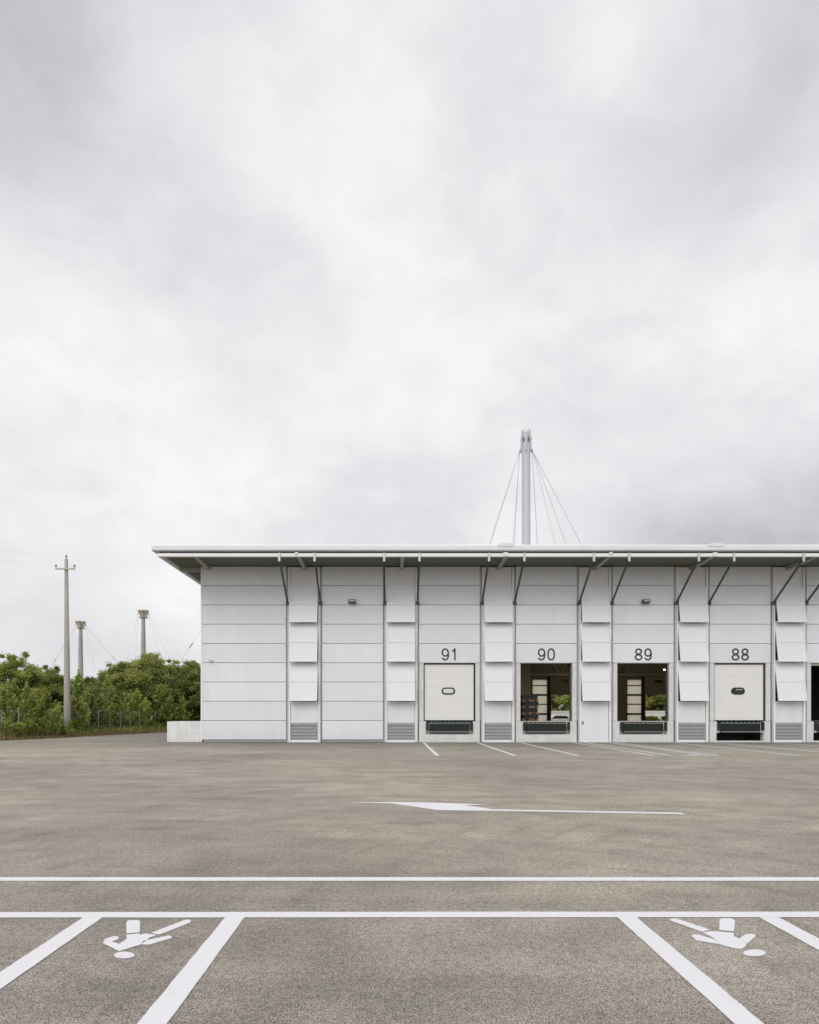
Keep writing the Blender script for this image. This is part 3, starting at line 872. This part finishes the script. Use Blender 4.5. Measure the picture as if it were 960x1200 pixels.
# ------------------------------------------------------------------ fence
fence = tag(empty('wire_fence', (-24.3, 42, 0)), 'low wire mesh fence with thin grey posts along the yard edge', 'fence')
def fline(t): return Vector((-24.35 + 2.95*t, 42 + 18*t, 0))
def t_of(px):
    lo, hi = -1.5, 1.6
    for _ in range(50):
        mid = (lo+hi)/2; q = fline(mid)
        if CX + F*q.x/q.y < px: lo = mid
        else: hi = mid
    return lo
fx = [-40, -19, 1.5, 22, 41.5, 60, 77, 92, 104.5, 115.5, 129, 141, 152.5, 163.5, 172.5, 182, 190.6, 198.5, 206]
post_pts = []
for px in fx:
    q = fline(t_of(px)); post_pts.append(q)
    m = MB(fence.location); w_ = .026
    m.tube((q.x, q.y, 0), (q.x+random.uniform(-.02,.02), q.y, 1.93+random.uniform(-.06,.04)), w_, n=8)
    m.build('fence_post', M['fencemetal'], fence)
m = MB(fence.location)
for a, b_ in zip(post_pts[:-1], post_pts[1:]):
    for z in (.1, .5, .95, 1.4, 1.82): m.tube((a.x, a.y-.04, z), (b_.x, b_.y-.04, z), .006, n=4, caps=False)
    n = 7
    for i in range(n):
        q = a.lerp(b_, (i+.5)/n); m.tube((q.x, q.y-.04, .05), (q.x, q.y-.04, 1.84), .004, n=3, caps=False)
m.build('wire_mesh', M['wire'], fence)

# ------------------------------------------------------------------ vegetation
def leaf_mesh(name, centers, radii, per, size, material, flat_=.25, seed=0):
    rg = np.random.default_rng(seed)
    pts = []; var = []
    for (c, rr) in zip(centers, radii):
        n = int(per * rr * rr * 4)
        d = rg.normal(size=(n, 3)); d /= np.linalg.norm(d, axis=1)[:, None]
        rad = rr * (.25 + np.abs(rg.normal(.45, .38, n)))[:, None]
        p = np.array(c) + d*rad*np.array([1, 1, .8])
        pts.append(p)
        var.append(np.clip(rg.normal(.45, .22) + rg.normal(0, .2, n) + d[:, 2]*.12, 0, 1))
    P = np.concatenate(pts); V = np.concatenate(var); n = len(P)
    a = rg.normal(size=(n, 3)); a[:, 2] *= .6; a /= np.linalg.norm(a, axis=1)[:, None]
    t = rg.normal(size=(n, 3)); b = np.cross(a, t); b /= np.linalg.norm(b, axis=1)[:, None]
    s = size * (.6 + .8*rg.random(n))[:, None]
    v0 = P - a*s*.5; v1 = P + b*s*.32; v2 = P + a*s*.6; v3 = P - b*s*.32
    nrm = np.cross(a, b); v2 = v2 - np.abs(nrm)*s*.12
    vs = np.stack([v0, v1, v2, v3], axis=1).reshape(-1, 3)
    me = bpy.data.meshes.new(name)
    me.vertices.add(n*4); me.vertices.foreach_set('co', vs.ravel().astype(np.float32))
    me.loops.add(n*4); me.loops.foreach_set('vertex_index', np.arange(n*4, dtype=np.int32))
    me.polygons.add(n); me.polygons.foreach_set('loop_start', np.arange(0, n*4, 4, dtype=np.int32))
    me.polygons.foreach_set('loop_total', np.full(n, 4, dtype=np.int32))
    me.update(calc_edges=True)
    at = me.attributes.new('leafvar', 'FLOAT', 'FACE'); at.data.foreach_set('value', V.astype(np.float32))
    me.materials.append(material); me.validate()
    return me

def trunk_mesh(name, h, r, tips, seed):
    rr = random.Random(seed); m = MB()
    segs = 6; prev = Vector((0,0,-.05)); pr = r; stem = [prev]
    for i in range(1, segs+1):
        q = Vector((rr.uniform(-.08,.08)*i*.4, rr.uniform(-.08,.08)*i*.4, h*i/segs)); nr = r*(1-.75*i/segs)
        m.tube(prev, q, pr, nr, n=8); prev, pr = q, nr; stem.append(q)
    for tpt in tips:
        tp = Vector(tpt); j = max(1, min(segs-1, int((tp.z/h*.6)*segs))); s0 = stem[j]
        mid = s0.lerp(tp, .5) + Vector((rr.uniform(-.15,.15), rr.uniform(-.15,.15), .1))
        m.tube(s0, mid, r*.3, r*.18, n=5); m.tube(mid, tp, r*.18, r*.05, n=5)
    return m

def make_tree(name, h, rad, nc, per, size, material, shape='round', seed=1, zb=.18):
    rr = random.Random(seed); centers = []; radii = []
    for i in range(nc):
        if shape == 'round':
            while True:
                x, y, z = rr.uniform(-1,1), rr.uniform(-1,1), rr.uniform(-1,1)
                l = math.sqrt(x*x+y*y+z*z)
                if .25 < l < 1: break
            k = (.72+.28*rr.random())/max(l, .55)*l
            x, y, z = x/l*k, y/l*k, z/l*k
            c = (x*rad, y*rad, h*(zb + (1-zb)*(.5+.47*z)))
            rd = rr.uniform(.09, .20)*rad
        elif shape == 'column':
            t = rr.random()**1.1; zz_ = h*(.12+.86*t); w_ = rad*(1-t)**.6*(.35+.65*rr.random()); an = rr.uniform(0, 6.28)
            c = (w_*math.cos(an), w_*math.sin(an), zz_); rd = rr.uniform(.14, .30)*rad*(1.15-.6*t)+.05
        elif shape == 'feather':
            if i == 0: pass
            t = rr.random()**.9; z0 = h*(.08+.8*t); an = rr.uniform(0, 6.28); ln = rad*(1.05-t)**.7*rr.uniform(.6, 1.15)
            for q_ in range(7):
                u = (q_+1)/7
                centers.append((ln*u*math.cos(an), ln*u*math.sin(an), z0 + ln*u*(.9+.5*u) + rr.uniform(-.05,.05))); radii.append(.16*(1.15-.55*u))
            continue
        centers.append(c); radii.append(rd)
    if shape == 'feather':
        for q_ in range(10): centers.append((rr.uniform(-.05,.05), rr.uniform(-.05,.05), h*(.6+.42*q_/10))); radii.append(.13)
    if shape == 'round':
        for _ in range(7):     # stray leading shoots
            an = rr.uniform(0, 6.28); q = rr.uniform(0, .6)*rad
            centers.append((q*math.cos(an), q*math.sin(an), h*rr.uniform(.97, 1.07))); radii.append(.09*rad)
    me = leaf_mesh('crown', centers, radii, per, size, material, seed=seed)
    root = empty(name)
    tips = [centers[i] for i in range(0, len(centers), max(1, len(centers)//16))]
    tr = trunk_mesh('trunk', h*.8, .035*h**.8 + .02, tips, seed)
    tr.build('trunk', M['bark'], root)
    o = bpy.data.objects.new('crown', me); link(o, root)
    return root

P1 = make_tree('broadleaf_tree', 5.8, 2.6, 230, 520, .125, M['leaf'], seed=3, zb=.03)
P2 = make_tree('broadleaf_tree', 5.6, 2.9, 240, 480, .125, M['leafdark'], seed=8, zb=.03)
P3 = make_tree('slender_tree', 5.4, 1.0, 95, 900, .085, M['leaflight'], 'feather', seed=5)
P4 = make_tree('sapling', 3.6, .85, 46, 1000, .085, M['leaflight'], 'feather', seed=21)
P7 = make_tree('sapling', 3.6, 1.0, 38, 1000, .09, M['leaf'], 'feather', seed=44)
P5 = make_tree('shrub', 1.5, .62, 20, 1100, .085, M['leafyellow'], 'feather', seed=31)
P8 = make_tree('shrub', 1.5, .7, 26, 1000, .085, M['leaf'], 'feather', seed=37)
P6 = make_tree('broadleaf_tree', 5.6, 2.4, 210, 520, .125, M['leafdark'], seed=14, zb=.03)
used = set()
def place(proto, px, ytop, d, label, cat, group, base_h, wscale=None, rz=None):
    if id(proto) in used: o = copy_tree(proto)
    else: o = proto; used.add(id(proto))
    X = (px-CX)/F*d; H = EYE + (HY-ytop)*d/F
    s = H/base_h; o.location = (X, d, 0)
    ws = wscale or s
    o.scale = (ws, ws, s); o.rotation_euler.z = random.uniform(0, 6.28) if rz is None else rz
    tag(o, label, cat, group)
    return o
TG = 'trees in the hedge row beyond the fence'
big = [
 (P1, -52, 772, 48, 'big green tree at the far left end of the hedge row'),
 (P1, 12, 769, 49, 'tall green broadleaf tree at the left edge of the photo'),
 (P6, 42, 786, 52, 'dark green tree just right of the tallest left tree'),
 (P1, 62, 783, 53, 'green tree immediately left of the utility pole'),
 (P2, 106, 795, 58, 'darker low tree right of the slender pale tree'),
 (P6, 122, 790, 62, 'dark tree between the slender pale tree and the rounded trees'),
 (P2, 146, 778, 62, 'rounded dark tree below and left of the taller distant mast'),
 (P2, 172, 768, 64, 'highest rounded tree directly beneath the taller distant mast'),
 (P6, 198, 776, 66, 'rounded tree between the highest one and the building corner'),
 (P2, 226, 777, 66, 'dark tree partly hidden by the left corner of the warehouse'),
 (P1, 252, 779, 70, 'tree behind the left corner of the warehouse')]
for pr, px, yt, d, lb in big:
    place(pr, px, yt, d, lb, 'tree', TG, 6.0 if pr is P1 else 5.8)
place(P3, 92, 785, 50, 'slender pale green tree just right of the utility pole', 'tree', TG, 5.3)
place(P3, 31, 800, 47, 'slender feathery tree in front of the dark left trees', 'tree', TG, 5.3)
place(P3, 126, 792, 55, 'slender tree in front of the dark gap left of the rounded trees', 'tree', TG, 5.3)
SG = 'saplings along the fence'
for px, yt, d, lb in [(6, 800, 44.5, 'leafy sapling at the left edge behind the first fence posts'),
    (52, 805, 47.5, 'bushy sapling left of the utility pole'),
    (105, 806, 52, 'sapling right of the slender pale tree'), (160, 806, 58, 'bright sapling in front of the highest rounded tree'),
    (188, 800, 60, 'taller bright sapling nearest the concrete block'), (214, 815, 62, 'small sapling behind the concrete block'),
    (82, 842, 44.6, 'thin sapling directly in front of the utility pole base'), (140, 815, 56, 'small sapling beside the rounded trees'),
    (16, 812, 42.6, 'sapling just behind the third fence post from the left'), (46, 818, 43.6, 'sapling leaning over the fence at left'), (66, 826, 44.8, 'low sapling hiding the fence left of the pole'),
    (97, 818, 48.5, 'sapling over the fence right of the pole'), (118, 812, 51.5, 'sapling over the fence above the grassy patch'), (131, 822, 53.5, 'low sapling over the fence right of the grassy patch'),
    (150, 812, 55.5, 'sapling over the fence left of the bright ones'), (171, 816, 57.5, 'sapling over the fence between the two bright ones'), (199, 812, 60, 'sapling over the fence just left of the block'), (70, 822, 47.5, 'small sapling at the foot of the utility pole'), (86, 815, 48, 'small sapling against the right side of the utility pole')]:
    place(random.choice((P4, P4, P7)), px, yt, d, lb, 'sapling', SG, 3.7)
BG = 'low shrubs growing through the fence'
for px, yt, d, lb in [(34, 838, 42.5, 'yellow green shrub between the first fence posts at left'), (50, 837, 43.5, 'yellow green shrub left of the utility pole base'),
    (8, 840, 40.8, 'yellow green shrub at the left frame edge'), (62, 846, 45, 'small shrub just left of the pole base'), (92, 845, 48, 'shrub just right of the pole base'),
    (110, 846, 50, 'low shrub on the grassy patch'), (120, 848, 51, 'lowest shrub on the grassy patch'), (138, 843, 54, 'shrub right of the grassy patch'), (150, 842, 56, 'shrub in front of the bright saplings'),
    (166, 841, 57, 'shrub between the two bright saplings'), (178, 842, 58, 'shrub left of the concrete block'), (192, 843, 60, 'shrub touching the concrete block'), (22, 843, 41.6, 'green shrub covering the foot of a fence post at left'), (42, 845, 43, 'green shrub between the yellow ones'), (74, 847, 45.3, 'green weed clump before the utility pole'), (101, 846, 48.5, 'green shrub left of the grassy patch'), (129, 846, 52.5, 'green shrub ending the grassy patch'), (158, 845, 56.2, 'green shrub under the left bright sapling'), (185, 845, 59, 'green shrub under the right bright sapling'), (-14, 838, 40, 'shrub outside the left frame edge')]:
    place(P5 if 'yellow' in lb else P8, px, yt, d, lb, 'shrub', BG, 1.8)

for pr, a in ((P7, (2, 806, 42.5)), ):
    if id(pr) not in used: place(pr, a[0], a[1], a[2], 'wispy sapling at the very left frame edge by the fence', 'sapling', SG, 3.7)
# far greenery seen through the open docks
FG = 'trees seen through the open docks'
nfar = 0
for X, Y, h in ((16,118,9),(23.5,112,8.5),(29,110,8),(35,116,9),(41,112,8.6),(47,111,8.4),(53,114,9),(60,118,9)):
    pr = [P1, P2][nfar % 2]
    o = copy_tree(pr); o.location = (X, Y, 0); s = h/5.8; o.scale = (s*1.1, s*1.1, s); o.rotation_euler.z = random.uniform(0, 6.28)
    words = ['leftmost', 'second', 'third', 'fourth', 'fifth', 'sixth', 'seventh', 'rightmost'][nfar]
    tag(o, 'green tree far behind the warehouse, %s of the row seen through the docks' % words, 'tree', FG); nfar += 1
for i, (X, Y) in enumerate(((36.8,92),(38.1,90.5),(39.4,92),(35.5,91.5))):
    o = copy_tree(P8); o.location = (X, Y, 0); o.scale = (1.9,1.9,.85); tag(o, 'low green shrub behind dock 89, %s from the left' % ['second','third','last','first'][i], 'shrub', 'shrubs seen through dock 89')
m = MB((42,102,0)); m.box(22, 62, 102, 102.4, 0, 1.9); m.box(22, 62, 101.95, 102.45, 1.903, 2.1)
o = m.build('boundary_wall', M['wallwhite'], None, loc=(42,102,0)); tag(o, 'pale boundary wall far behind the warehouse seen through the open docks', 'wall')

# white car outside the far opening of dock 90
car = tag(empty('parked_car', (23.2, 90, 0)), 'white parked car seen through open dock 90', 'car')
m = MB(); m.prism([(-2.1,.3),(2.1,.3),(2.15,.75),(1.25,.92),(.75,1.40),(-.9,1.44),(-1.7,1.0),(-2.1,.9)], 'y', -.82, .82); m.build('body', M['carpaint'], car, bevel=.06)
m = MB(); m.prism([(-1.45,.98),(.98,.98),(.62,1.34),(-.85,1.37)], 'y', -.835, -.825); m.build('side_window', M['glass_dark'], car)
for xx in (-1.3, 1.3):
    for yy in (-.84, .64):
        m = MB(); m.tube((xx, yy, .31), (xx, yy+.2, .31), .31, n=20); m.build('wheel', M['tyre'], car)

# ------------------------------------------------------------------ verge grass (stuff)
def grass(name, material, n, ymin, ymax, wmin, wmax, hmin, hmax, seed, label, patch=None):
    rg = np.random.default_rng(seed)
    Y = ymin + (ymax-ymin)*rg.random(n); e = -23.8 + (Y-39.3)*(3.6/18.3)
    off = wmin + (wmax-wmin)*rg.random(n)
    X = e - off
    if patch is not None:
        keep = patch(X, Y, rg); X = X[keep]; Y = Y[keep]; n = len(X)
    h = (hmin + (hmax-hmin)*rg.random(n)**2)
    an = rg.random(n)*6.28; w = .02+.03*rg.random(n); le = rg.normal(0, .35, (n, 2))*h[:, None]
    b0 = np.stack([X-np.cos(an)*w, Y-np.sin(an)*w, np.full(n, -.03)], 1); b1 = np.stack([X+np.cos(an)*w, Y+np.sin(an)*w, np.full(n, -.03)], 1)
    tp = np.stack([X+le[:, 0], Y+le[:, 1], h], 1)
    vs = np.stack([b0, b1, tp], 1).reshape(-1, 3)
    me = bpy.data.meshes.new(name)
    me.vertices.add(n*3); me.vertices.foreach_set('co', vs.ravel().astype(np.float32))
    me.loops.add(n*3); me.loops.foreach_set('vertex_index', np.arange(n*3, dtype=np.int32))
    me.polygons.add(n); me.polygons.foreach_set('loop_start', np.arange(0, n*3, 3, dtype=np.int32)); me.polygons.foreach_set('loop_total', np.full(n, 3, dtype=np.int32))
    me.update(calc_edges=True)
    at = me.attributes.new('leafvar', 'FLOAT', 'FACE'); at.data.foreach_set('value', rg.random(n).astype(np.float32))
    me.materials.append(material)
    o = bpy.data.objects.new(name, me); C.objects.link(o)
    tag(o, label, 'grass', kind='stuff')
grass('dry_grass', M['dry'], 30000, 34, 66, -.30, .9, .05, .22, 4, 'dry brown grass and litter along the asphalt edge')
grass('green_grass', M['grass'], 34000, 34, 68, .7, 3.6, .06, .34, 5, 'green grass and weeds below the fence')
grass('straw', M['dry'], 9000, 34, 66, .2, 2.4, .1, .6, 9, 'dry straw standing among the weeds below the fence')
grass('weeds', M['leaf'], 9000, 36, 66, .4, 2.6, .15, .8, 6, 'taller yellow green weeds below the saplings', None)

# ------------------------------------------------------------------ sky, sun
world = bpy.data.worlds.new('World'); scene.world = world; world.use_nodes = True
nt = world.node_tree; N = nt.nodes; L = nt.links
for n in list(N): N.remove(n)
SUN_EL, SUN_AZ = 42, 200      # azimuth measured clockwise from +Y: behind the camera, a little left
out = N.new('ShaderNodeOutputWorld')
sky = N.new('ShaderNodeTexSky'); sky.sky_type = 'NISHITA'; sky.sun_disc = False
sky.sun_elevation = R(SUN_EL); sky.sun_rotation = R(SUN_AZ); sky.air_density = 1.5; sky.dust_density = 3
bg1 = N.new('ShaderNodeBackground'); bg1.inputs['Strength'].default_value = .10; L.new(sky.outputs[0], bg1.inputs['Color'])
tc = N.new('ShaderNodeTexCoord')
sep = N.new('ShaderNodeSeparateXYZ'); L.new(tc.outputs['Generated'], sep.inputs[0])
def math_(op, a, b=None, c=None):
    q = N.new('ShaderNodeMath'); q.operation = op
    for i, v in enumerate((a, b, c)):
        if v is None: continue
        if isinstance(v, (int, float)): q.inputs[i].default_value = v
        else: L.new(v, q.inputs[i])
    return q.outputs[0]
zc_ = math_('ADD', math_('MAXIMUM', sep.outputs['Z'], 0.0), .30)
cmb = N.new('ShaderNodeCombineXYZ')
L.new(math_('DIVIDE', sep.outputs['X'], zc_), cmb.inputs[0]); L.new(math_('DIVIDE', sep.outputs['Y'], zc_), cmb.inputs[1])
def cl(scale, loc, st, detail=6, rough=.5, dist=.3):
    mp = N.new('ShaderNodeMapping'); mp.inputs['Location'].default_value = loc; mp.inputs['Scale'].default_value = st
    mp.inputs['Rotation'].default_value = (0, 0, R(25))
    L.new(cmb.outputs[0], mp.inputs[0])
    n = N.new('ShaderNodeTexNoise'); n.inputs['Scale'].default_value = scale; n.inputs['Detail'].default_value = detail
    n.inputs['Roughness'].default_value = rough; n.inputs['Distortion'].default_value = dist
    L.new(mp.outputs[0], n.inputs['Vector']); return n.outputs['Fac']
def mr(v, a, b, c, d, smooth=True):
    r = N.new('ShaderNodeMapRange'); r.interpolation_type = 'SMOOTHSTEP' if smooth else 'LINEAR'
    for i, q in enumerate((a, b, c, d)): r.inputs[i+1].default_value = q
    L.new(v, r.inputs[0]); return r.outputs[0]
def dn(scale, loc, st, detail, rough, dist):
    mp = N.new('ShaderNodeMapping'); mp.inputs['Location'].default_value = loc; mp.inputs['Scale'].default_value = st
    mp.inputs['Rotation'].default_value = (0, R(35), R(10))
    L.new(tc.outputs['Generated'], mp.inputs[0])
    n = N.new('ShaderNodeTexNoise'); n.inputs['Scale'].default_value = scale; n.inputs['Detail'].default_value = detail
    n.inputs['Roughness'].default_value = rough; n.inputs['Distortion'].default_value = dist
    L.new(mp.outputs[0], n.inputs['Vector']); return n.outputs['Fac']
big_ = mr(cl(.75, (3.1, 1.7, 0), (1,1,1), 3, .45), .32, .66, -.045, .045)
med = mr(dn(3.0, (7.3, 2.2, 1.0), (1,1,1.5), 9, .52, .25), .34, .65, -.065, .055)
fine = mr(dn(8, (1.3, 4.2, 3.0), (1,1,1.5), 9, .6, .5), .35, .65, -.034, .030)
val = math_('ADD', math_('ADD', big_, med), math_('ADD', fine, .875))
# a heavier bank low on the right
rb = math_('MULTIPLY', mr(sep.outputs['X'], .14, .46, 0, 1), mr(sep.outputs['Z'], .22, .36, 1, 0))
val = math_('SUBTRACT', val, math_('MULTIPLY', rb, .30))
top = math_('MULTIPLY', mr(sep.outputs['Z'], .48, .66, 0, -.24), mr(math_('ABSOLUTE', math_('SUBTRACT', sep.outputs['X'], .06)), .12, .46, .12, 1))
val = math_('ADD', val, top)
sund = Vector((math.sin(R(SUN_AZ))*math.cos(R(SUN_EL)), math.cos(R(SUN_AZ))*math.cos(R(SUN_EL)), math.sin(R(SUN_EL))))
dp = N.new('ShaderNodeVectorMath'); dp.operation = 'DOT_PRODUCT'; L.new(tc.outputs['Generated'], dp.inputs[0]); dp.inputs[1].default_value = sund
glow = math_('ADD', mr(dp.outputs['Value'], .45, 1.0, 0, .75), mr(sep.outputs['Z'], .76, 1.0, 0, .8))  # unseen sky overhead and behind the camera brightened to light the yard
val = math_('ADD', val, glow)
tint = N.new('ShaderNodeMix'); tint.data_type = 'RGBA'
tint.inputs['A'].default_value = (.97,.96,1.03,1); tint.inputs['B'].default_value = (.995,.985,1.005,1)
L.new(mr(val, .55, .95, 0, 1), tint.inputs['Factor'])
sm = N.new('ShaderNodeVectorMath'); sm.operation = 'SCALE'; L.new(tint.outputs['Result'], sm.inputs[0]); L.new(val, sm.inputs['Scale'])
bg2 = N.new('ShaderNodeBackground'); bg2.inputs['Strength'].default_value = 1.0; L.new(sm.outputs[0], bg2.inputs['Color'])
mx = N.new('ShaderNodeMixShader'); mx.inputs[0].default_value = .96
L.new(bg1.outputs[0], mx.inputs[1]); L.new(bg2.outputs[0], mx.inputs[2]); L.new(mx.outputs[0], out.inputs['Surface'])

sl = bpy.data.lights.new('sun', 'SUN'); sl.energy = 1.1; sl.angle = R(35); sl.color = (1, .965, .91)
so = bpy.data.objects.new('sun', sl); C.objects.link(so)
so.rotation_euler = (-sund).to_track_quat('-Z', 'Y').to_euler()

# ------------------------------------------------------------------ camera
cd = bpy.data.cameras.new('camera'); cam = bpy.data.objects.new('camera', cd); C.objects.link(cam)
cd.sensor_fit = 'HORIZONTAL'; cd.sensor_width = 36; cd.lens = F/960*36
cd.shift_x = (480-CX)/960; cd.shift_y = (HY-600)/960
cd.clip_end = 5000; cam.location = (0, 0, EYE); cam.rotation_euler = (R(90), 0, 0)
scene.camera = cam
vs_ = scene.view_settings; vs_.view_transform = 'Standard'; vs_.look = 'None'; vs_.exposure = 0; vs_.gamma = 1; vs_.use_curve_mapping = False
scene.render.engine = 'CYCLES'
